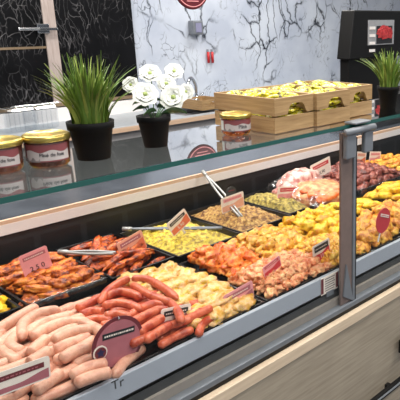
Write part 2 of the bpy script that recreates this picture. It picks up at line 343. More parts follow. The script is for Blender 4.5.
# things on the marble wall
p = GY(193, 27, Y1); bm = nb()
t = thing('soap_dispenser', 'small grey dispenser box fixed on the white marble wall', 'dispenser', (p.x, Y1, p.z - 0.06))
link('housing', box(nb(), -0.05, 0.05, -0.07, 0, 0, 0.11), MT['greymetal'], t, bevel=0.01)
link('window_panel', box(nb(), -0.028, 0.028, -0.074, -0.07, 0.02, 0.09), MT['lavender'], t)
for k, (u, sd) in enumerate(((208.5, 'left'), (212.5, 'right'))):
    p = GY(u, 58, Y1 - 0.02)
    t = thing('hanging_tool', sd + ' one of the two red handled tools hanging on the marble wall', 'tool', (p.x, Y1, p.z - 0.03), group='red handled tools on the wall')
    link('handle', tube(nb(), [Vector((0, -0.02, -0.01)), Vector((0, -0.02, 0.08))], 0.011, 10), MT['redplastic'], t, True)
    link('hook', box(nb(), -0.004, 0.004, -0.02, 0, 0.08, 0.10), MT['chrome'], t)
# round dark red sign hanging over the counter
p = GY(191, -14, 2.5)
t = thing('hanging_sign', 'round dark red sign hanging above the counter near the marble wall', 'sign', (p.x, 2.5, p.z))
bm = nb(); lathe(bm, [(0, -0.006), (0.105, -0.006), (0.11, 0), (0.105, 0.006), (0, 0.006)], 40)
for v in bm.verts: v.co = Vector((v.co.x, v.co.z, v.co.y))
link('sign_disc', bm, MT['signred'], t)
bm = nb(); lathe(bm, [(0.094, -0.0075), (0.098, -0.0075), (0.098, -0.006), (0.094, -0.006)], 40)
for v in bm.verts: v.co = Vector((v.co.x, v.co.z, v.co.y))
link('sign_ring', bm, MT['tagpink'], t)
bm = nb()
for k, (w, zz) in enumerate(((0.05, -0.055), (0.035, -0.07), (0.06, 0.0), (0.06, 0.02))): box(bm, -w, w, -0.0075, -0.006, zz - 0.002, zz + 0.002)
link('printed_line', bm, MT['tagpink'], t)
bm = nb(); [tube(bm, [Vector((s * 0.06, 0, 0.09)), Vector((s * 0.06, 0, H - p.z))], 0.0015, 6) for s in (-1, 1)]
link('hanging_wire', bm, MT['steel'], t)

# ------------------------------------------------------------------ display case
CX0, CX1, YG = -0.45, 3.3, 1.035
ZD = -0.465
case = thing('display_case', 'long refrigerated butcher display case with oak front and black interior', 'display case', (0, 0, 0))
link('deck', box(nb(), CX0, CX1, 1.075, 1.9, Z(ZD) - 0.03, Z(ZD)), MT['trayblack'], case)
link('front_panel', box(nb(), CX0, CX1, 1.06, 1.073, Z(-0.506), Z(-0.445)), MT['panel'], case, bevel=0.002)
link('dark_slot', box(nb(), CX0, CX1, 1.062, 1.075, Z(-0.524), Z(-0.506)), MT['black'], case)
link('inner_panel', box(nb(), CX0, CX1, 1.05, 1.062, Z(-0.575), Z(-0.528)), MT['taupe'], case)
link('glass_channel', box(nb(), CX0, CX1, 1.026, 1.05, Z(-0.566), Z(-0.55)), MT['greymetal'], case, bevel=0.002)
link('shadow_gap', box(nb(), CX0, CX1, 1.032, 1.06, Z(-0.582), Z(-0.566)), MT['black'], case)
link('edge_board', box(nb(), CX0, CX1, 1.012, 1.06, Z(-0.617), Z(-0.582)), MT['beige'], case, bevel=0.002)
link('oak_front', box(nb(), CX0, CX1, 1.016, 1.06, 0.12, Z(-0.617)), MT['cabinet'], case)
link('body', box(nb(), CX0, CX1, 1.06, 2.0, 0.12, Z(ZD) - 0.03), MT['darkgrey'], case)
link('plinth', box(nb(), CX0 + 0.03, CX1 - 0.03, 1.08, 1.95, 0, 0.12), MT['black'], case)
link('rear_wall', box(nb(), CX0, CX1, 1.9, 1.94, Z(ZD), Z(-0.336)), MT['casetile'], case)
link('rear_ledge', box(nb(), CX0, CX1, 1.9, 2.18, Z(-0.335), Z(-0.306)), MT['ledge'], case)
link('ledge_front', box(nb(), CX0, CX1, 1.888, 1.9, Z(-0.350), Z(-0.317)), MT['white'], case)
link('ledge_edging', box(nb(), CX0, CX1, 1.889, 1.901, Z(-0.317), Z(-0.304)), MT['edgewood'], case)
link('ledge_support', box(nb(), CX0, CX1, 1.94, 2.0, Z(ZD) - 0.03, Z(-0.335)), MT['darkgrey'], case)
bm = nb(); zz = -0.916
box(bm, CX0, CX1, 0.972, 0.986, Z(zz) - 0.012, Z(zz) + 0.012)
for x in (0.4, 0.95, 1.49, 2.03, 2.6): box(bm, x, x + 0.02, 0.98, 1.0, Z(zz) - 0.01, Z(zz) + 0.01)
hb = link('handle_bar', bm, MT['black'], case, bevel=0.002)
link('handle_inlay', box(nb(), CX0, CX1, 0.9705, 0.9722, Z(zz) - 0.003, Z(zz) + 0.004), MT['steel'], hb)
p = GY(399, 345, 1.0)
link('latch', box(nb(), p.x - 0.005, p.x + 0.05, 0.975, 1.0, p.z - 0.028, p.z + 0.022), MT['black'], case, bevel=0.003)
p = GY(118, 384, 1.059)
text('Tr', 0.030, MT['darkgrey'], case, Matrix.Translation((p.x, 1.0597, p.z)) @ Matrix.Rotation(PI / 2, 4, 'X'), 'printed_word')
# posts with clamps
def post(x, label):
    t = thing('glass_support_post', label, 'post', (x, YG, Z(-0.5495)), group='posts carrying the glass shelf')
    hh = 0.5395
    link('post_profile', box(nb(), 0.001, 0.055, 0.0, 0.008, 0, hh - 0.01), MT['postmetal'], t, bevel=0.002)
    link('post_edge', box(nb(), 0.055, 0.066, -0.004, 0.012, 0, hh - 0.03), MT['greymetal'], t, bevel=0.001)
    link('rubber_seal', box(nb(), 0.066, 0.07, -0.004, 0.012, 0, hh - 0.03), MT['black'], t)
    c = nb(); tri = [(0.022, -0.006, 0.13), (0.056, -0.006, 0.0), (0.008, -0.006, 0.03)]
    a = [c.verts.new(q) for q in tri]; b = [c.verts.new((q[0], -0.0005, q[2])) for q in tri]
    c.faces.new(a); c.faces.new(b[::-1]); [c.faces.new((a[i], a[(i + 1) % 3], b[(i + 1) % 3], b[i])) for i in range(3)]
    link('foot_gusset', c, MT['greymetal'], t)
    for q in ((0.0, 0.045, hh - 0.075), (0.085, 0.125, hh - 0.07)):
        link('clamp_plate', box(nb(), q[0], q[1], -0.022, -0.006, q[2] - 0.008, hh - 0.006), MT['greymetal'], t, bevel=0.004)
    link('hinge_barrel', tube(nb(), [Vector((-0.004, -0.02, hh - 0.006)), Vector((0.13, -0.02, hh - 0.006))], 0.010, 14), MT['greymetal'], t, True)
    link('top_clamp', box(nb(), 0.035, 0.11, -0.024, 0.018, hh + 0.0105, hh + 0.017), MT['greymetal'], t, bevel=0.004)
    return t
pm = post(1.295, 'grey metal post with a hinge clamp holding the glass shelf, in front of the trays')
post(-0.30, 'grey metal post with a hinge clamp at the left end of the case'); post(2.9, 'grey metal post with a hinge clamp at the right end of the case')
# glass
for (a, b, lb) in ((-0.23, 1.295, 'clear vertical front pane left of the grey post'), (1.367, 2.898, 'clear vertical front pane right of the grey post')):
    tag(link('front_glass_pane', box(nb(), a, b, YG - 0.002, YG + 0.004, Z(-0.5495), Z(-0.012)), MT['frontglass']), lb, 'glass pane')
t = thing('glass_shelf', 'long horizontal glass shelf with a green edge on top of the case', 'glass shelf', (0, 0, 0))
link('pane', box(nb(), CX0, CX1, YG + 0.001, 1.335, Z(-0.010), Z(0)), MT['glass'], t)
link('polished_edge', box(nb(), CX0, CX1, YG - 0.001, YG + 0.0008, Z(-0.0105), Z(0)), MT['teal'], t)

# ------------------------------------------------------------------ things on the glass shelf
def jar(x, y, r, h, label, facing, style=0):
    t = thing('pate_jar', label, 'jar', (x, y, Z(0.0005)), group='pate jars')
    gb = link('jar_body', lathe(nb(), [(0, 0), (r * 0.8, 0), (r * 0.96, h * 0.10), (r * 0.98, h * 0.5), (r, h * 0.78), (0, h * 0.78)], 40), FD['strips'] if style else MT['pate'], t, True)
    link('glass_wall', lathe(nb(), [(r * 0.83, 0.001), (r * 0.99, h * 0.10), (r * 1.01, h * 0.5), (r * 1.02, h * 0.80)], 40), MT['jarglass'], t, True)
    link('lid', lathe(nb(), [(r * 1.04, h * 0.80), (r * 1.09, h * 0.81), (r * 1.09, h * 0.94), (r * 1.04, h * 0.98), (r * 0.95, h), (r * 0.9, h * 0.975), (0, h * 0.975)], 48), MT['lid'], t, True)
    def band(a0, a1, z0, z1, rr, mat, nm, wavy=0):
        bm = nb(); n = 24; A = []
        for i in range(n + 1):
            a = a0 + (a1 - a0) * i / n; zt = z1 + wavy * math.sin(i * 0.55)
            A.append((bm.verts.new((rr * math.cos(a), rr * math.sin(a), z0)), bm.verts.new((rr * math.cos(a), rr * math.sin(a), zt))))
        for p, q in zip(A, A[1:]): bm.faces.new((p[0], q[0], q[1], p[1]))
        return link(nm, bm, mat, t, True)
    f = facing
    lb = band(f - 1.3, f + 1.3, h * 0.22, h * 0.74, r * 1.025, MT['jarlabel_pink'], 'label')
    q = band(f - 0.8, f + 1.3, h * 0.26, h * 0.54, r * 1.03, MT['jarlabel_white'], 'label_field', h * 0.04)
    band(f - 1.25, f - 0.92, h * 0.26, h * 0.7, r * 1.032, MT['barcode'], 'barcode_field')
    band(f - 0.9, f - 0.1, h * 0.22, h * 0.30, r * 1.034, MT['jarlabel_grey'], 'village_drawing', h * 0.06)
    text('Pâté de foie' if not style else 'Pâté', r * 0.24 if not style else r * 0.36, MT['ink'], t, None, 'lettering', wrap=(r * 1.04, f + 0.45, h * 0.43))
    bm = nb(); box(bm, -r * 0.45, r * 0.1, -r * 0.5, r * 0.0, h * 0.976, h * 0.982); link('sticker', bm, MT['orange'], t)
    return t
jar(*GZ(3, 171, 0).xy, 0.040, 0.064, 'squat glass jar of pâté with gold lid, the one nearest the left frame edge', -2.35)
jar(*GZ(50, 165, 0).xy, 0.042, 0.066, 'squat glass jar of pâté with gold lid, touching the big grass pot', -2.30)
jar(*GZ(236.5, 134, 0).xy, 0.038, 0.055, 'squat jar with gold lid in front of the wooden crate', -2.3, 1)

def grass_pot(x, y, r, h, n, L, label, seed, lean=0.55):
    rnd = random.Random(seed)
    t = thing('potted_grass', label, 'potted plant', (x, y, Z(0.0005)))
    pr = [(0, 0), (r * 0.72, 0), (r * 0.93, h * 0.8), (r * 1.0, h * 0.8), (r * 1.03, h), (r * 0.95, h), (r * 0.93, h * 0.88), (0, h * 0.88)]
    link('pot', lathe(nb(), pr, 40), MT['softblack'], t, True)
    link('soil', lathe(nb(), [(0, h * 0.90), (r * 0.92, h * 0.89), (0, h * 0.885)], 24), MT['soil'], t)
    bm = nb()
    for i in range(n):
        a = rnd.uniform(0, 2 * PI); q = rnd.random() ** 0.6 * r * 0.75; l = L * rnd.uniform(0.6, 1.05)
        ld = lean * rnd.uniform(0.05, 1.3) * (0.35 + q / r); dirv = Vector((math.cos(a), math.sin(a), 0)); w = rnd.uniform(0.0022, 0.0038)
        b0 = Vector((dirv.x * q, dirv.y * q, h * 0.88)); prev = None
        side = Vector((-math.sin(a), math.cos(a), 0)); tw = rnd.uniform(-0.9, 0.9); side = side * math.cos(tw) + dirv * math.sin(tw)
        for k in range(8):
            s = k / 7; p = b0 + dirv * (l * ld * s ** 1.8) + Vector((0, 0, l * (s - 0.32 * ld * s ** 2.4)))
            ww = w * (1 - s ** 2 * 0.92) + 0.0002; cur = (bm.verts.new(p - side * ww), bm.verts.new(p + Vector((0, 0, 0)) + dirv * ww * 0.4), bm.verts.new(p + side * ww))
            if prev:
                for m_ in (0, 1):
                    f = bm.faces.new((prev[m_], prev[m_ + 1], cur[m_ + 1], cur[m_])); f.material_index = i % 3 // 2
            prev = cur
    link('grass_blades', bm, [MT['grass1'], MT['grass2']], t, True)
    return t
grass_pot(*GZ(94.5, 158, 0).xy, 0.047, 0.080, 190, 0.15, 'tall artificial grass in a black pot beside the pâté jars', 3, 0.62)
grass_pot(*GZ(388, 108, 0).xy, 0.037, 0.072, 170, 0.130, 'smaller bushy artificial grass in a black pot right of the crates', 5, 0.6)

# white flower plant
p = GZ(156, 146, 0); r, h = 0.038, 0.072
t = thing('potted_flowers', 'white artificial flowers in a black pot between grass and crates', 'potted plant', (p.x, p.y, Z(0.0005)))
link('pot', lathe(nb(), [(0, 0), (r * 0.7, 0), (r * 0.93, h * 0.8), (r * 1.0, h * 0.8), (r * 1.03, h), (r * 0.95, h), (r * 0.93, h * 0.88), (0, h * 0.88)], 40), MT['softblack'], t, True)
link('soil', lathe(nb(), [(0, h * 0.90), (r * 0.92, h * 0.89), (0, h * 0.885)], 24), MT['soil'], t)
def to_local(u, v, y): return GY(u, v, y) - Vector((p.x, p.y, Z(0.0005)))
fl = [(145, 95, p.y - 0.03, 0.023), (174, 98, p.y - 0.01, 0.026), (166, 84, p.y + 0.03, 0.018), (131, 85, p.y + 0.02, 0.015), (186, 92, p.y + 0.02, 0.016), (150, 74, p.y + 0.03, 0.020), (174, 72, p.y + 0.04, 0.018)]
bm = nb()
for (u, v, y, s) in fl:
    q = to_local(u, v, y); tube(bm, spline([Vector((q.x * 0.1, q.y * 0.1, h * 0.88)), Vector((q.x * 0.6, q.y * 0.4, (h + q.z) / 2)), q], 8), 0.0013, 6)
link('stems', bm, MT['leaf'], t, True)
view = Vector((-0.55, -0.75, 0.35)).normalized()
for k, (u, v, y, s) in enumerate(fl):
    s *= 1.45
    q = to_local(u, v, y); rnd = random.Random(k); nv = (view + Vector((rnd.uniform(-.4, .4), rnd.uniform(-.3, .3), rnd.uniform(-.1, .4)))).normalized()
    R = nv.to_track_quat('Z', 'Y').to_matrix()
    bm = nb()
    for ring, (cnt, rr, tilt) in enumerate(((7, 1.0, 0.35), (6, 0.82, 0.75), (5, 0.58, 1.1), (4, 0.36, 1.35))):
        for i in range(cnt):
            a = 2 * PI * (i + ring * 0.4) / cnt; vs = []
            for iu in range(6):
                row = []
                for iv in range(5):
                    lu = iu / 5; w = (iv / 4 - 0.5) * 2 * math.sin(PI * min(0.97, lu * 0.75 + 0.2)) * 0.5
                    rad = rr * lu; zz = math.sin(tilt) * lu ** 1.4 * 0.75 * rr + 0.12 * (w * w) * 2 - 0.15 * (lu > 0.9)
                    ca = Vector((math.cos(a), math.sin(a), 0)); sa = Vector((-math.sin(a), math.cos(a), 0))
                    row.append(bm.verts.new(q + R @ ((ca * rad * (1 - 0.3 * math.sin(tilt)) + sa * w * rr * 1.25 + Vector((0, 0, zz))) * s)))
                vs.append(row)
            for iu in range(5):
                for iv in range(4): bm.faces.new((vs[iu][iv], vs[iu + 1][iv], vs[iu + 1][iv + 1], vs[iu][iv + 1]))
    f = link('flower', bm, MT['petal'], t, True)
    link('flower_centre', blob(nb(), s * 0.15, s * 0.15, s * 0.15, 0.2, 3, k, 2, tuple(q + nv * s * 0.12)), MT['pistil'], f, True)
lf = [(174, 112, -0.03, 0.034, 0.3), (150, 112, -0.03, 0.026, 2.6), (141, 108, 0.0, 0.024, 2.9), (161, 107, -0.03, 0.024, 1.5), (168, 104, 0.02, 0.02, 0.9), (136, 103, 0.02, 0.018, 2.4), (158, 100, 0.0, 0.016, 1.2)]
for k, (u, v, dy, s, an) in enumerate(lf):
    s *= 1.25
    q = to_local(u, v, p.y + dy); bm = nb(); rows = []
    for iu in range(9):
        lu = iu / 8; w = math.sin(PI * lu ** 0.8) * 0.42 + 0.01; row = []
        for iv in (-1, -0.5, 0, 0.5, 1):
            X = (lu - 0.5) * 1.6; row.append(bm.verts.new(q + Vector((math.cos(an) * X - math.sin(an) * w * iv * 0.5, math.sin(-an) * X * 0.5 - w * iv * 0.55, -0.35 * (lu - 0.4) ** 2 * 1.5 + abs(iv) * 0.1 + w * iv * 0.5)) * s))
        rows.append(row)
    for a_, b_ in zip(rows, rows[1:]):
        for i in range(4): bm.faces.new((a_[i], b_[i], b_[i + 1], a_[i + 1]))
    link('leaf', bm, MT['leaf'], t, True)

# crates of packets
def crate(x, y, w, d, h, label, nslot=1, group='small wooden crates on the glass shelf', base=Z(0.0005)):
    t = thing('wooden_crate', label, 'crate', (x, y, base), group=group); th = 0.007; hh = h * 0.46
    for (a, b, c_, e_, ax_) in ((0, w, 0, th, 'x'), (0, w, d - th, d, 'x'), (0, th, th, d - th, 'y'), (w - th, w, th, d - th, 'y')):
        mt = MT['cratewood'] if ax_ == 'x' else MT['cratewood_y']
        bm = nb()
        if ax_ == 'x':   # lower plank with hand slot cut in its top edge
            n = 28; top = []; box(bm, a, b, c_, e_, 0.002, hh); ub = nb(); zlo = hh + h * 0.05
            for i in range(n + 1):
                xx = a + (b - a) * i / n; s_ = (xx - w * 0.56) / (w * 0.24)
                top.append((xx, zlo + (h * 0.30 * (1 - min(1, abs(s_)) ** 5) if abs(s_) < 1 else 0)))
            fr = [ub.verts.new((X_, c_, Z_)) for X_, Z_ in [(a, h)] + top + [(b, h)]]; bk = [ub.verts.new((v.co.x, e_, v.co.z)) for v in fr]
            ub.faces.new(fr); ub.faces.new(bk[::-1]); m_ = len(fr)
            for i in range(m_): ub.faces.new((fr[i], fr[(i + 1) % m_], bk[(i + 1) % m_], bk[i]))
        else:
            box(bm, a, b, c_, e_, 0.002, hh); ub = box(nb(), a, b, c_, e_, hh + h * 0.05, h)
        link('lower_plank', bm, mt, t)
        link('upper_plank', ub, mt, t)
    for X_ in (th, w - th - 0.012):
        for Y_ in (th, d - th - 0.012): link('corner_post', box(nb(), X_, X_ + 0.012, Y_, Y_ + 0.012, 0.006, h - 0.004), MT['cratewood'], t)
    link('bottom', box(nb(), th, w - th, th, d - th, 0.0005, 0.006), MT['cratewood'], t)
    return t
CR = [(1.087, 1.085, 0.150, 0.235, 0.091, 'small pine crate of yellow packets, directly behind the squat jar'), (1.241, 1.076, 0.146, 0.250, 0.091, 'small pine crate of yellow packets, middle of the row of three'), (1.393, 1.104, 0.142, 0.238, 0.091, 'small pine crate of yellow packets beside the smaller grass pot')]
for c_ in CR: crate(*c_)
pk = []
for s_ in range(5):
    bm = nb(); rows = []; rnd = random.Random(s_ + 40); nx, ny = 12, 8
    for sgn in (1, -1):
        g = [[bm.verts.new(((i / nx - 0.5) * 0.055, (j / ny - 0.5) * 0.038, sgn * 0.009 * (max(0, 1 - (2 * i / nx - 1) ** 4) * max(0, 1 - (2 * j / ny - 1) ** 4)) + 0.002 * noise.noise(Vector((i * .7, j * .9, s_ * 3 + sgn))))) for j in range(ny + 1)] for i in range(nx + 1)]
        for i in range(nx):
            for j in range(ny): bm.faces.new((g[i][j], g[i + 1][j], g[i + 1][j + 1], g[i][j + 1]))
    bmesh.ops.remove_doubles(bm, verts=bm.verts[:], dist=0.0008)
    me = bpy.data.meshes.new('yellow_packet'); bmesh.ops.recalc_face_normals(bm, faces=bm.faces[:]); bm.to_mesh(me); bm.free(); me.materials.append(MT['packet']); me.polygons.foreach_set('use_smooth', [True] * len(me.polygons)); pk.append(me)
rnd = random.Random(11)
where = ['the crate behind the squat jar', 'the middle crate of the row', 'the crate beside the smaller grass pot']
for ci, c_ in enumerate(CR):
    for lay in range(5):
        for i in range(2):
            for j in range(4):
                o = bpy.data.objects.new('yellow_packet', pk[rnd.randrange(5)]); COL.objects.link(o)
                o.location = (c_[0] + 0.043 + i * (c_[2] - 0.086) + rnd.uniform(-.004, .004), c_[1] + 0.04 + j * (c_[3] - 0.08) / 3 + rnd.uniform(-.006, .006), Z(0.018 + lay * 0.0165 + rnd.uniform(0, 0.004)))
                o.rotation_euler = (rnd.uniform(-.35, .35), rnd.uniform(-.3, .3), rnd.uniform(-.5, .5) + (PI / 2 if rnd.random() < .3 else 0))
                tag(o, 'yellow wrapped packet heaped inside ' + where[ci], 'packet', 'yellow packets in ' + where[ci])
# crate on the back counter
p = GY(200, 106.5, 3.6)
crate(p.x + 0.02, 3.6, 0.22, 0.25, 0.075, 'larger pine crate on the back counter beyond the faucet', group='crate on the back counter', base=Z(zc) + 0.0005)

# counter scale with a screen
p = GY(353, 84, 2.0); t = thing('counter_scale', 'tall black counter scale with a customer screen behind the crates', 'scale', (p.x, 2.02, Z(-0.3055)))
L = lambda u, v: GY(u, v, 2.0) - Vector((p.x, 2.02, Z(-0.3055)))
a, b, c_, d_ = L(357.5, 10), L(352.5, 60), L(420, 60), L(424, 4)
zt = a.z; zl = b.z
bm = nb(); fr = [bm.verts.new(q) for q in ((b.x, 0, zl), (b.x + 0.62, 0, zl), (b.x + 0.62, 0, zt), (a.x + 0.0, 0, zt))]
bk = [bm.verts.new(v.co + Vector((0, 0.09, 0))) for v in fr]; bm.faces.new(fr); bm.faces.new(bk[::-1]); [bm.faces.new((fr[i], fr[(i + 1) % 4], bk[(i + 1) % 4], bk[i])) for i in range(4)]
link('display_housing', bm, MT['black'], t, bevel=0.006)
link('stand', box(nb(), b.x + 0.03, b.x + 0.5, 0.03, 0.09, 0.03, zl), MT['black'], t, bevel=0.004)
link('base', box(nb(), b.x, b.x + 0.6, -0.06, 0.14, 0, 0.03), MT['black'], t, bevel=0.004)
s0, s1 = L(371, 20), L(396, 44)
sc_ = link('screen', box(nb(), s0.x, s1.x, -0.004, 0, s1.z, s0.z), MT['screen'], t)
q0, q1 = L(379, 24), L(394, 43)
link('picture_frame', box(nb(), q0.x, q1.x, -0.006, -0.004, q1.z, q0.z - 0.01), MT['tagblack'], sc_)
bm = nb(); blob(bm, 0.075, 0.003, 0.04, 0.4, 2, 4, 3, ((q0.x + q1.x) / 2, -0.0065, (q0.z + q1.z) / 2)); link('meat_picture', bm, MT['meatred'], sc_)
bm = nb()
for k in range(4): box(bm, s0.x + 0.01, q0.x - 0.012, -0.0055, -0.004, s0.z - 0.05 - k * 0.04, s0.z - 0.035 - k * 0.04)
link('price_line', bm, MT['white'], sc_)

# ------------------------------------------------------------------ trays
def tray(x0, x1, y0, y1, label, group='black food trays in the case', h=0.035):
    t = thing('food_tray', label, 'tray', ((x0 + x1) / 2, (y0 + y1) / 2, Z(ZD) + 0.0005)); w, d = (x1 - x0) / 2, (y1 - y0) / 2
    bm = nb(); i_ = 0.014
    loops = [(w - i_, d - i_, 0), (w - 0.006, d - 0.006, h - 0.002), (w, d, h - 0.002), (w, d, h), (w - 0.007, d - 0.007, h), (w - i_ - 0.002, d - i_ - 0.002, 0.003)]
    R = [[bm.verts.new((sx_ * a, sy_ * b, z)) for sx_, sy_ in ((-1, -1), (1, -1), (1, 1), (-1, 1))] for a, b, z in loops]
    for A, B in zip(R, R[1:]):
        for k in range(4): bm.faces.new((A[k], A[(k + 1) % 4], B[(k + 1) % 4], B[k]))
    bm.faces.new(R[0][::-1]); bm.faces.new(R[-1])
    link('tray_shell', bm, MT['trayblack'], t, bevel=0.0015); return t
def protos(name, mat, n, sx, sy, sz, amp, freq, sub=3, seed=0):
    out = []
    for k in range(n):
        bm = nb(); rr = random.Random(seed + k)
        blob(bm, sx * rr.uniform(.85, 1.15), sy * rr.uniform(.85, 1.15), sz * rr.uniform(.9, 1.1), amp, freq, seed + k, sub)
        me = bpy.data.meshes.new(name); bm.to_mesh(me); bm.free(); me.materials.append(mat); me.polygons.foreach_set('use_smooth', [True] * len(me.polygons)); out.append(me)
    return out
def fill(name, meshes, x0, x1, y0, y1, nx, ny, z, label, cat, group, seed=0, jit=0.35, rot=0.0, rj=0.6, mound=0.02, layers=1, tilt=0.25, dz=0.016):
    rr = random.Random(seed)
    for lay in range(layers):
        for i in range(nx - (lay % 2)):
            for j in range(ny - (lay % 2)):
                fx = (i + 0.5 + 0.5 * (lay % 2)) / nx; fy = (j + 0.5 + 0.5 * (lay % 2)) / ny
                x = x0 + (x1 - x0) * fx + rr.uniform(-jit, jit) * (x1 - x0) / nx * 0.5; y = y0 + (y1 - y0) * fy + rr.uniform(-jit, jit) * (y1 - y0) / ny * 0.5
                mz = mound * (1 - (2 * fx - 1) ** 2) * (1 - (2 * fy - 1) ** 2)
                o = bpy.data.objects.new(name, rr.choice(meshes)); COL.objects.link(o)
                o.location = (x, y, Z(z) + mz + lay * dz + rr.uniform(0, 0.005)); o.rotation_euler = (rr.uniform(-tilt, tilt), rr.uniform(-tilt, tilt), rot + rr.uniform(-rj, rj))
                tag(o, label, cat, group)
def heap(name, x0, x1, y0, y1, z, mat, label, cat, n=70, amp=0.014, seed=0, mound=0.02, fr=55):
    bm = nb(); m_ = n; g = []
    for i in range(n + 1):
        row = []
        for j in range(m_ + 1):
            fx, fy = i / n, j / m_; e = min(1, 6 * min(fx, 1 - fx, fy, 1 - fy)); x = x0 + (x1 - x0) * fx; y = y0 + (y1 - y0) * fy
            c = noise.cell(Vector((x * fr, y * fr, seed))); vd = noise.voronoi(Vector((x * fr, y * fr, seed)))[0][0]
            row.append(bm.verts.new((x, y, Z(z) - 0.014 + e * (0.014 + mound * (1 - (2 * fx - 1) ** 2) * (1 - (2 * fy - 1) ** 2) + amp * (0.8 - vd) * (0.7 + 0.5 * c)))))
        g.append(row)
    for i in range(n):
        for j in range(m_): bm.faces.new((g[i][j], g[i + 1][j], g[i + 1][j + 1], g[i][j + 1]))
    return tag(link(name, bm, mat, None, True), label, cat, None, 'stuff')

YR0, YR1 = 1.505, 1.86
tray(0.33, 0.578, YR0 + 0.02, YR1, 'black tray of yellow chicken, leftmost of the back row')
tray(0.590, 0.822, YR0 + 0.015, YR1, 'black tray of brown glazed chicken wings in the back row')
tray(0.827, 1.045, YR0, YR1, 'black tray of dark glazed meat strips with a steel tool across it')
tray(1.050, 1.325, YR0 - 0.01, YR1 - 0.02, 'black tray of yellow marinated strips in the back row')
tray(1.332, 1.588, YR0, YR1, 'black tray of brown diced meat with leaning tongs')
tray(1.595, 1.755, YR0 + 0.02, YR1, 'black tray of greenish diced meat beside the plastic bag')
tray(2.02, 2.42, YR0 + 0.01, YR1, 'black tray of dark red meat right of the post')
tray(2.43, 2.75, YR0 + 0.01, YR1, 'black tray at the right frame edge holding golden pieces')
tray(0.775, 1.022, 1.0755, 1.475, 'black tray of pale chicken partly under the red sausages', h=0.022)
tray(1.030, 1.215, 1.0755, 1.475, 'black tray of orange marinated chicken in the front row', h=0.022)
tray(1.220, 1.425, 1.0755, 1.475, 'black tray of golden chicken slices in the front row', h=0.022)
tray(1.430, 1.715, 1.0755, 1.475, 'black tray of bright yellow chicken behind the post', h=0.022)
tray(1.722, 1.945, 1.0755, 1.475, 'black tray of orange cutlets right of the post', h=0.022)
tray(1.952, 2.24, 1.0755, 1.475, 'black tray of long yellow fillets at the right frame edge', h=0.022)
tray(0.31, 0.765, 1.0755, 1.475, 'black tray under the heap of pale pink sausages', h=0.022)

ZT = -0.445
wing = protos('chicken_wing', FD['wings'], 6, 0.034, 0.015, 0.013, 0.35, 1.8, 3, 1)
fill('chicken_wing', wing, 0.605, 0.81, 1.535, 1.845, 5, 8, ZT, 'glazed orange brown chicken wing in the back row tray', 'chicken wing', 'glazed chicken wings', 1, 0.6, -0.3, 0.9, 0.018, 2)
strip = protos('meat_strip', FD['strips'], 5, 0.055, 0.014, 0.012, 0.3, 1.6, 3, 20)
fill('meat_strip', strip, 0.85, 1.03, 1.53, 1.835, 3, 8, ZT, 'dark glazed meat strip in the tray beneath the steel tool', 'meat strip', 'dark glazed meat strips', 2, 0.5, 0.4, 0.5, 0.008, 2)
yel = protos('yellow_chicken_piece', FD['yellow_chicken'], 6, 0.034, 0.025, 0.020, 0.45, 2.0, 3, 30)
fill('yellow_chicken_piece', yel, 0.345, 0.565, 1.545, 1.84, 4, 6, ZT, 'yellow chicken piece in the leftmost back tray', 'chicken piece', 'yellow chicken pieces at the left', 3, mound=0.012, layers=1)
heap('yellow_strips', 1.062, 1.313, 1.508, 1.828, ZT + 0.012, FD['shred_yellow'], 'heap of yellow marinated strips in a black tray', 'marinated meat', 80, 0.012, 1, 0.018, 60)
heap('brown_diced_meat', 1.344, 1.576, 1.517, 1.848, ZT + 0.012, FD['mince'], 'heap of brown diced meat under the leaning tongs', 'diced meat', 80, 0.016, 2, 0.026, 50)
heap('green_diced_meat', 1.607, 1.743, 1.537, 1.848, ZT + 0.012, FD['green_mince'], 'small heap of greenish diced meat behind the yellow chicken', 'diced meat', 60, 0.014, 3, 0.022, 50)
pale = protos('pale_chicken_piece', FD['pale_chicken'], 6, 0.041, 0.030, 0.017, 0.42, 2.0, 3, 50)
fill('pale_chicken_piece', pale, 0.79, 0.998, 1.09, 1.465, 4, 8, ZT + 0.004, 'pale chicken piece with yellow marinade beside the red sausages', 'chicken piece', 'pale chicken pieces', 5, 0.4, 0.4, 0.5, 0.014, 2)
org = protos('orange_chicken_piece', FD['orange_chicken'], 6, 0.032, 0.026, 0.018, 0.5, 2.2, 3, 60)
fill('orange_chicken_piece', org, 1.052, 1.210, 1.235, 1.468, 3, 5, ZT + 0.006, 'bright orange marinated chicken piece in the front row', 'chicken piece', 'orange chicken pieces', 6, 0.4, 0.3, 0.7, 0.012, 2, dz=0.014)
pnk = protos('pink_chicken_piece', FD['pink_chicken'], 6, 0.023, 0.018, 0.015, 0.6, 2.3, 3, 70)
fill('pink_chicken_piece', pnk, 1.052, 1.30, 1.086, 1.25, 9, 5, ZT + 0.006, 'pinkish orange marinated chicken piece close behind the front glass', 'chicken piece', 'pink orange chicken pieces', 7, 0.4, 0.3, 0.9, 0.008, 2, dz=0.014)
gld = protos('golden_chicken_piece', FD['golden_chicken'], 6, 0.038, 0.023, 0.017, 0.4, 2.0, 3, 80)
fill('golden_chicken_piece', gld, 1.228, 1.420, 1.235, 1.468, 4, 6, ZT + 0.006, 'golden chicken slice between the orange and the yellow chicken', 'chicken piece', 'golden chicken slices', 8, 0.3, 0.5, 0.5, 0.012, 2, dz=0.014)
gw = protos('golden_wing', FD['golden_chicken'], 6, 0.022, 0.013, 0.013, 0.6, 2.4, 3, 90)
fill('golden_wing', gw, 1.31, 1.47, 1.086, 1.25, 6, 8, ZT + 0.006, 'small golden marinated wing piece near the foot of the post', 'chicken wing', 'small golden wing pieces', 9, 0.5, 0.5, 1.5, 0.012, 2, dz=0.014)
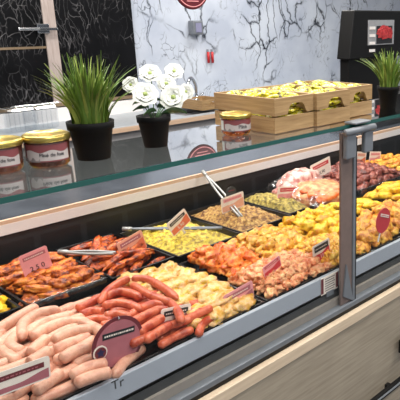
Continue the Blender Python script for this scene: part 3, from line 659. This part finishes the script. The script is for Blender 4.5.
fill('yellow_chicken_piece', yel, 1.442, 1.708, 1.235, 1.468, 5, 5, ZT + 0.008, 'bright yellow peppered chicken piece behind the post', 'chicken piece', 'bright yellow chicken pieces', 10, 0.4, 0.4, 0.6, 0.014, 2, dz=0.016)
cut = protos('golden_cutlet', FD['brown_cutlet'], 5, 0.038, 0.026, 0.018, 0.4, 2.2, 3, 100)
fill('golden_cutlet', cut, 1.48, 1.71, 1.093, 1.25, 4, 4, ZT + 0.006, 'golden brown cutlet close behind the right front pane', 'cutlet', 'golden brown cutlets', 11, 0.3, 0.8, 0.4, 0.01, 2)
ora = protos('orange_cutlet', FD['golden_chicken'], 5, 0.036, 0.026, 0.018, 0.25, 1.5, 3, 110)
fill('orange_cutlet', cut, 1.74, 1.93, 1.093, 1.30, 3, 5, ZT + 0.006, 'orange brown cutlet in the second tray right of the post', 'cutlet', 'orange brown cutlets', 12, 0.3, 0.8, 0.5, 0.01, 2)
fil = protos('yellow_fillet', FD['yellow_chicken'], 5, 0.055, 0.022, 0.018, 0.18, 1.3, 3, 120)
fill('yellow_fillet', fil, 1.75, 1.93, 1.33, 1.46, 2, 4, ZT + 0.006, 'long yellow fillet in the second tray right of the post', 'fillet', 'yellow fillets behind the orange cutlets', 13, 0.3, -0.5, 0.3, 0.01, 1)
fill('yellow_fillet', fil, 1.98, 2.22, 1.11, 1.46, 3, 8, ZT + 0.008, 'long yellow fillet in the tray at the right frame edge', 'fillet', 'yellow fillets at the right edge', 14, 0.3, -0.5, 0.3, 0.018, 2)
dkm = protos('dark_meat_piece', FD['dark_meat'], 5, 0.035, 0.024, 0.016, 0.3, 1.6, 3, 130)
fill('dark_meat_piece', dkm, 2.04, 2.40, 1.53, 1.84, 7, 7, ZT + 0.006, 'dark red meat piece in the back tray right of the post', 'meat piece', 'dark red meat pieces', 15, 0.4, 0.4, 0.6, 0.03, 2)
gd2 = protos('golden_nugget', FD['brown_cutlet'], 4, 0.030, 0.024, 0.018, 0.3, 1.6, 3, 140)
fill('golden_nugget', gd2, 2.45, 2.73, 1.53, 1.84, 5, 6, ZT + 0.006, 'golden brown piece in the far right back tray', 'chicken piece', 'golden pieces at the far right', 16, 0.4, 0, 1, 0.012, 1)

# ------------------------------------------------------------------ sausages
def sausage_mesh(name, mat, pts, r):
    cs = sum(pts, Vector()) / len(pts); P = spline([q - cs for q in pts], 22)
    rad = lambda s: r * (1 - 0.06 * abs(math.sin(5 * s))) * min(1, math.sqrt(max(0.02, 1 - (1 - min(s, 1 - s) / 0.11) ** 2)) if min(s, 1 - s) < 0.11 else 1)
    bm = tube(nb(), P, rad, 14); o = link(name, bm, mat, None, True); o.location = cs; return o
def px_sausage(name, mat, px, r, z, label, cat, group, zs=None):
    pts = [GZ(u, v, z if zs is None else zs[k]) for k, (u, v) in enumerate(px)]
    tag(sausage_mesh(name, mat, pts, r), label, cat, group)
WL = ('pale pink raw sausage in the heap at the lower left', 'sausage', 'pale pink sausages')
ws = FD['white_sausage']
top = [[(-12, 336), (12, 321), (38, 306)], [(-6, 348), (10, 337), (26, 326)], [(61, 310), (38, 314), (23, 325), (22, 339)], [(72, 316), (50, 321), (32, 330), (31, 336)],
       [(90, 323), (66, 322), (42, 331), (32, 338)], [(94, 329), (72, 332), (52, 341)], [(92, 337), (72, 343), (53, 351)], [(91, 346), (76, 351), (60, 360)],
       [(48, 338), (38, 346), (30, 354)], [(2, 349), (8, 356), (18, 362)], [(16, 334), (10, 346), (22, 352)], [(50, 350), (38, 358), (28, 364)], [(-10, 330), (-2, 340), (0, 350)],
       [(112, 354), (92, 357), (72, 366)], [(108, 363), (90, 367), (70, 377)], [(112, 372), (94, 376), (74, 384)], [(66, 360), (52, 368), (40, 378)], [(34, 362), (20, 371), (4, 380)], [(12, 362), (0, 368), (-14, 378)],
       [(62, 372), (48, 382), (34, 392)], [(80, 322), (98, 330), (106, 340)]]
for k, q in enumerate(top):
    zz = -0.392 if k < 13 or k == 20 else -0.415
    px_sausage('pale_sausage', ws, q, 0.0142 if k < 13 else 0.0136, zz + 0.004 * ((k * 7) % 3 - 1), *WL)
rr = random.Random(5)
for lay in range(3):
    for i in range(3 if lay < 2 else 2):
        for j in range(11 - 2 * lay):
            cx_ = 0.35 + 0.135 * i + rr.uniform(-.02, .02) + lay * 0.03; cy_ = 1.098 + 0.0335 * j + 0.03 * lay; an = 0.15 + rr.uniform(-.25, .35); l = rr.uniform(0.055, 0.07); bend = rr.uniform(-.02, .02)
            dv = Vector((math.cos(an), math.sin(an), 0)); nv = Vector((-dv.y, dv.x, 0)); c0 = Vector((cx_, cy_, Z(ZT) + 0.006 + lay * 0.019))
            tag(sausage_mesh('pale_sausage', ws, [c0 - dv * l + nv * bend, c0, c0 + dv * l + nv * bend], 0.0134), *WL)
RL = ('reddish raw sausage in the heap between pale sausages and chicken', 'sausage', 'red sausages')
ms = FD['merguez']
red = [[(131, 279), (146, 279), (162, 287), (178, 299)], [(131, 284), (146, 293), (160, 299), (172, 303)], [(130, 278), (117, 284), (106, 293), (100, 303)], [(103, 298), (117, 292), (130, 293), (142, 298)],
       [(102, 306), (116, 303), (130, 305), (142, 310)], [(76, 309), (88, 304), (98, 299)], [(128, 317), (142, 308), (154, 304), (166, 305)], [(128, 324), (144, 316), (158, 310), (168, 311)], [(138, 333), (150, 325), (164, 317)],
       [(80, 315), (92, 311), (104, 312)], [(84, 321), (98, 319), (112, 321)], [(104, 316), (118, 314), (132, 318)], [(145, 341), (158, 332), (172, 324)], [(100, 326), (114, 324), (128, 327)], [(170, 302), (178, 312), (182, 322)], [(130, 345), (144, 338), (158, 334)]]
for k, q in enumerate(red):
    px_sausage('red_sausage', ms, q, 0.0112, -0.388 + 0.004 * ((k * 5) % 3 - 1) - (0.012 if k in (5, 9, 10, 12, 15) else 0), *RL)
for lay in range(2):
    for i in range(2):
        for j in range(12 - 2 * lay):
            cx_ = 0.745 + 0.07 * i + rr.uniform(-.01, .01); cy_ = 1.092 + 0.030 * j + 0.02 * lay; an = -0.1 + rr.uniform(-.3, .5); l = rr.uniform(0.045, 0.058); bend = rr.uniform(-.018, .018)
            dv = Vector((math.cos(an), math.sin(an), 0)); nv = Vector((-dv.y, dv.x, 0)); c0 = Vector((cx_, cy_, Z(ZT) + 0.012 + lay * 0.02))
            tag(sausage_mesh('red_sausage', ms, [c0 - dv * l + nv * bend, c0, c0 + dv * l + nv * bend], 0.011), *RL)

# ------------------------------------------------------------------ bag of meat, films, tongs
FATTY = food('fatty_pale_meat', [(170, 96, 88), (214, 168, 156), (226, 196, 186)], 30, 0.3, 0.4, 60)
t = thing('open_meat_bag', 'open plastic bag of orange meat slices beside the greenish diced meat', 'bag', (1.86, 1.62, Z(ZD) + 0.001))
bm = nb(); n_ = 44; g = []
for i in range(n_ + 1):
    row = []
    for j in range(n_ + 1):
        fx, fy = i / n_ * 2 - 1, j / n_ * 2 - 1; e = max(0, 1 - max(abs(fx), abs(fy)) ** 6)
        hgt = 0.068 + 0.055 * max(0, fy) + 0.016 * noise.noise(Vector((fx * 3, fy * 3, 1))) + 0.012 * abs(noise.noise(Vector((fx * 9, fy * 5, 4)))); row.append(bm.verts.new((fx * 0.155, fy * 0.175, 0.003 + hgt * (0.2 + 0.8 * e))))
    g.append(row)
for i in range(n_):
    for j in range(n_): bm.faces.new((g[i][j], g[i + 1][j], g[i + 1][j + 1], g[i][j + 1]))
link('plastic_film', bm, MT['film'], t, True)
link('meat_block', blob(nb(), 0.13, 0.14, 0.06, 0.15, 1.5, 9, 4, (0.0, -0.01, 0.033)), FD['pink_chicken'], t, True)
link('wrapped_meat', blob(nb(), 0.15, 0.07, 0.085, 0.2, 2.0, 12, 4, (0.0, 0.095, 0.04)), FATTY, t, True)
for k in range(9):
    q = Vector((-0.09 + 0.045 * (k % 4) + 0.01 * (k // 4), -0.12 + 0.055 * (k // 3), 0.058 + 0.004 * (k % 3))); o = link('meat_slice', blob(nb(), 0.042, 0.024, 0.016, 0.25, 1.6, k + 200, 3, q), FD['orange_slice'], t, True)

def film_edge(x0, y0, x1, y1, label):
    bm = nb(); A = []; n = 60
    for i in range(n + 1):
        s = i / n; x = x0 + (x1 - x0) * s; y = y0 + (y1 - y0) * s; q = noise.noise(Vector((x * 40, y * 40, 2))); q2 = noise.noise(Vector((x * 70, y * 30, 8)))
        A.append([bm.verts.new((x, y + 0.012 + 0.004 * q, Z(ZD) + 0.034)), bm.verts.new((x, y + 0.002 + 0.004 * q, Z(ZD) + 0.040 + 0.004 * q2)), bm.verts.new((x, y - 0.005, Z(ZD) + 0.036 + 0.002 * q)), bm.verts.new((x, y - 0.006 - 0.002 * q2, Z(ZD) + 0.018))])
    for a, b in zip(A, A[1:]):
        for k in range(3): bm.faces.new((a[k], b[k], b[k + 1], a[k + 1]))
    tag(link('cling_film', bm, MT['film'], None, True), label, 'cling film')
film_edge(0.60, YR0 + 0.016, 0.815, YR0 + 0.016, 'crinkled cling film over the front rim of the wing tray')
film_edge(2.03, YR0 + 0.011, 2.41, YR0 + 0.011, 'crinkled cling film over the front rim of the dark red meat tray')

def tongs(a, b, w, label, mat='tongsteel'):
    t = thing('serving_tongs', label, 'tongs', a); d = b - a; s = d.cross(Vector((0, 0, 1))).normalized()
    if s.length < 0.5: s = Vector((1, 0, 0))
    for k in (-1, 1):
        link('tong_arm', tube(nb(), spline([Vector((0, 0, 0)), d * 0.5 + s * w * k, d + s * w * 0.5 * k], 12), 0.0045, 8), MT[mat], t, True)
    link('tong_hinge', tube(nb(), [-d.normalized() * 0.012, d.normalized() * 0.02], 0.0075, 10), MT['tongsteel'], t, True)
tongs(GY(204, 173, 1.86), GY(241, 217, 1.60), 0.010, 'long steel tongs leaning from the ledge into the brown diced meat')
tongs(GZ(62, 252, -0.41), GZ(114, 253, -0.395), 0.012, 'pale steel tongs lying across the dark glazed meat strips')
tongs(GZ(126, 229, -0.41), GZ(222, 228, -0.415), 0.008, 'steel tongs lying along the yellow marinated strips', 'greymetal')

# ------------------------------------------------------------------ price cards
def card(TL, TR, BL, y, label, base='tagwhite', band='tagred', low=None, txt='tagred', digits='', shape='rect', lean=0.0, spike=True, lowc=0.5, thick_band=(0.12, 0.34)):
    a, b, c = GY(*TL, y), GY(*TR, y), GY(*BL, y)
    X = (b - a); w = X.length; X.normalize(); Yv = (a - c); Yv = (Yv - X * Yv.dot(X)); hgt = Yv.length; Yv.normalize(); Nn = X.cross(Yv)
    M4 = Matrix((X, Yv, Nn)).transposed().to_4x4(); M4.translation = a + X * w / 2 - Yv * hgt
    t = thing('price_card', label, 'price card'); t.matrix_world = M4
    def rect(x0, x1, y0, y1, z, mat, nm, r=0.0, par=None):
        bm = nb(); box(bm, x0, x1, y0, y1, z, z + (0.0012 if z < 0.0005 else 0.0003)); return link(nm, bm, MT[mat], par or t)
    def rounded(mat):
        bm = nb(); r = 0.006; P = []
        for (cx_, cy_, s0) in ((w / 2 - r, r, -PI / 2), (w / 2 - r, hgt - r, 0), (-w / 2 + r, hgt - r, PI / 2), (-w / 2 + r, r, PI)):
            for k in range(5): P.append((cx_ + r * math.cos(s0 + k * PI / 8), cy_ + r * math.sin(s0 + k * PI / 8)))
        A = [bm.verts.new((x, yy, 0)) for x, yy in P]; B = [bm.verts.new((x, yy, 0.0012)) for x, yy in P]; bm.faces.new(A[::-1]); bm.faces.new(B)
        for i in range(len(P)): j = (i + 1) % len(P); bm.faces.new((A[i], A[j], B[j], B[i]))
        return link('card', bm, MT[mat], t)
    rounded(base)
    if low:
        bm = nb(); n = 14; A = []; zz = 0.0013
        for i in range(n + 1):
            s = i / n; x = -w / 2 + 0.003 + s * (w - 0.006); A.append((bm.verts.new((x, 0.003, zz)), bm.verts.new((x, hgt * (lowc - 0.10 + 0.22 * s * s + 0.03 * math.sin(s * 9)), zz))))
        for p_, q_ in zip(A, A[1:]): bm.faces.new((p_[0], q_[0], q_[1], p_[1]))
        link('printed_picture', bm, MT[low], t)
    z0, z1 = thick_band
    bb = rect(-w * 0.40, w * 0.40, hgt * (1 - z1), hgt * (1 - z0), 0.0014, band, 'name_band')
    rr = random.Random(int(TL[0])); bm = nb(); x = -w * 0.34
    while x < w * 0.30:
        l = rr.uniform(0.02, 0.06) * w; box(bm, x, x + l, hgt * (1 - (z0 + z1) / 2 - 0.03), hgt * (1 - (z0 + z1) / 2 + 0.02), 0.0017, 0.0019); x += l + 0.025 * w
    link('name_print', bm, MT['tagwhite'] if band in ('tagblack', 'tagred', 'tagmauve') else MT['tagmauve'], bb)
    if digits: text(digits, hgt * 0.30, MT[txt], t, Matrix.Translation((0.0, hgt * 0.26, 0.0019)), 'price')
    if spike: link('card_spike', box(nb(), -0.004, 0.004, -0.03, 0.01, -0.002, -0.0004), MT['white'], t)
    return t
card((18, 257), (46, 245), (30, 276.5), 1.66, 'pale pink price card standing in the chicken wings', 'tagpink', 'tagmauve', 'tagpink', 'ink', '2 5 0', thick_band=(0.14, 0.30))
card((116, 244), (141, 229.5), (126, 260), 1.64, 'price card with pink band standing in the dark meat strips', 'tagsalmon', 'tagmauve', 'tagorange', 'tagwhite', '8,90')
card((166, 224.5), (184, 208), (173, 237.5), 1.62, 'price card with black band tilted in the yellow strips', 'tagwhite', 'tagblack', 'tagorange', 'tagwhite', '5,90', thick_band=(0.16, 0.36))
card((220.5, 199), (243, 191), (227.5, 212), 1.66, 'pale pink price card beside the leaning tongs', 'tagwhite', 'tagpink', 'tagsalmon', 'tagred', '')
card((278, 187), (299, 186), (284, 199), 1.66, 'red banded price card by the greenish diced meat', 'tagwhite', 'tagred', 'tagpink', 'tagwhite', '', thick_band=(0.1, 0.4))
card((310, 166), (329.5, 156), (315, 179.5), 1.72, 'white price card with a red band above the plastic bag', 'tagwhite', 'tagred', None, 'ink', '21,90', thick_band=(0.16, 0.40))
card((357, 151.5), (366.5, 152), (357, 165), 1.80, 'small cream and red price card next to the post', 'tagwhite', 'tagsalmon', 'tagorange', 'tagwhite', '')
card((370, 151.5), (381, 151.5), (375, 162.5), 1.80, 'pink and white price card in the dark red meat', 'tagwhite', 'tagpink', 'tagpink', 'tagred', '')
card((223, 296), (252, 280), (232.5, 313.5), 1.12, 'mauve price card in front of the pale chicken', 'tagpink', 'tagmauve', 'tagmauve', 'tagwhite', '12,9')
card((161, 309.5), (191, 303), (164, 333), 1.13, 'price card with a black band beside the red sausages', 'tagwhite', 'tagblack', 'tagmauve', 'tagwhite', '14', lowc=0.55)
card((262, 268), (279, 255), (267, 277), 1.14, 'red striped price card among the pink orange chicken', 'tagpink', 'tagred', 'tagred', 'tagwhite', '', thick_band=(0.1, 0.3))
card((312, 247), (329, 237.5), (316, 263.5), 1.13, 'price card with a black band by the golden wings', 'tagwhite', 'tagblack', 'tagred', 'tagwhite', '11', thick_band=(0.1, 0.42))
card((-14, 377), (49, 355), (-10, 400), 1.085, 'wide price card with dark red stripe before the pale sausages', 'tagwhite', 'tagdark', 'tagmauve', 'tagwhite', '', spike=False, thick_band=(0.2, 0.42), lowc=0.35)
card((340, 222), (347, 219), (341, 232), 1.30, 'small white price card half hidden behind the post', 'tagwhite', 'tagpink', 'tagpink')
# printed label on the front panel
a = GY(321, 279, 1.058); b = GY(338, 271, 1.058); c = GY(322.5, 297, 1.058)
t = thing('panel_label', 'white paper label with dark borders clipped on the grey front panel', 'label', (a.x, 1.0590, a.z - 0.055))
w = b.x - a.x
link('paper', box(nb(), 0, w, -0.0012, 0, 0, 0.055), MT['tagwhite'], t)
for x in (0.0, w - 0.011): link('dark_border', box(nb(), x, x + 0.011, -0.0016, -0.0012, 0.004, 0.052), MT['tagdark'], t)
bm = nb()
for k in range(6): box(bm, 0.018, w - 0.02 + 0.004 * (k % 2), -0.0016, -0.0012, 0.008 + k * 0.0075, 0.0105 + k * 0.0075)
link('text_line', bm, MT['darkgrey'], t)
link('label_clip', box(nb(), w * 0.3, w * 0.7, -0.004, 0, -0.012, 0.004), MT['greymetal'], t)

# round badges
def badge(u, v, y, r, label, main, nm='round_badge', tilt=0.0, inner=None, rosette=False, ry=1.0, bandmat='tagblack', rot=0.0):
    p = GY(u, v, y); t = thing(nm, label, 'badge', (p.x, y, p.z), (0, rot, 0))
    def disc(rr, z, mat, n, dx=0, dz=0, par=None, k=40):
        bm = nb(); lathe(bm, [(0, 0), (rr, 0), (rr, 0.0014), (0, 0.0014)], k)
        for q in bm.verts: q.co = Vector((q.co.x + dx, -z - q.co.z, q.co.y * ry + dz))
        return link(n, bm, MT[mat], par or t)
    disc(r, 0, main, 'disc')
    if inner: disc(r * 0.86, 0.0015, inner, 'inner_field')
    bd = link('name_band', box(nb(), -r * 0.62, r * 0.62, -0.0036, -0.003, r * 0.28 * ry, r * 0.50 * ry), MT[bandmat], t)
    bm = nb(); rr_ = random.Random(3); x = -r * 0.55
    while x < r * 0.5:
        l = rr_.uniform(0.03, 0.09) * r; box(bm, x, x + l, -0.0040, -0.0036, r * 0.36 * ry, r * 0.42 * ry); x += l + 0.03 * r
    link('name_print', bm, MT['tagwhite' if bandmat == 'tagblack' else 'tagred'], bd)
    if rosette:
        ro = disc(r * 0.26, 0.004, 'tagwhite', 'rosette', -r * 0.72, -r * 0.12); disc(r * 0.21, 0.0056, 'tagdark', 'rosette_ring', -r * 0.72, -r * 0.12, ro)
        bm = nb(); P = []
        for k in range(10):
            q = r * (0.17 if k % 2 == 0 else 0.09); P.append(bm.verts.new((-r * 0.72 + q * math.sin(k * PI / 5), -0.0074, -r * 0.12 + q * math.cos(k * PI / 5))))
        bm.faces.new(P); link('rosette_star', bm, MT['navy'], ro)
        bm = nb(); blob(bm, r * 0.05, r * 0.05, r * 0.05, 0, 1, 1, 2, (0, -0.003, r * 0.93)); link('rivet', bm, MT['chrome'], t)
    link('badge_stem', box(nb(), -0.003, 0.003, 0, 0.002, -r * ry - 0.03, 0), MT['white'], t)
badge(118, 343, 1.10, 0.062, 'dark red round badge with star rosette before the sausages', 'tagdark', inner='tagmauve', rosette=True, rot=0.12)
badge(383, 220.5, 1.0775, 0.041, 'small pinkish red oval badge over the cutlets', 'tagred', bandmat='tagwhite', ry=1.05, rot=0.35)
badge(231, 193, 1.70, 0.026, 'dark grey round badge behind the pale pink price card', 'darkgrey', bandmat='darkgrey')
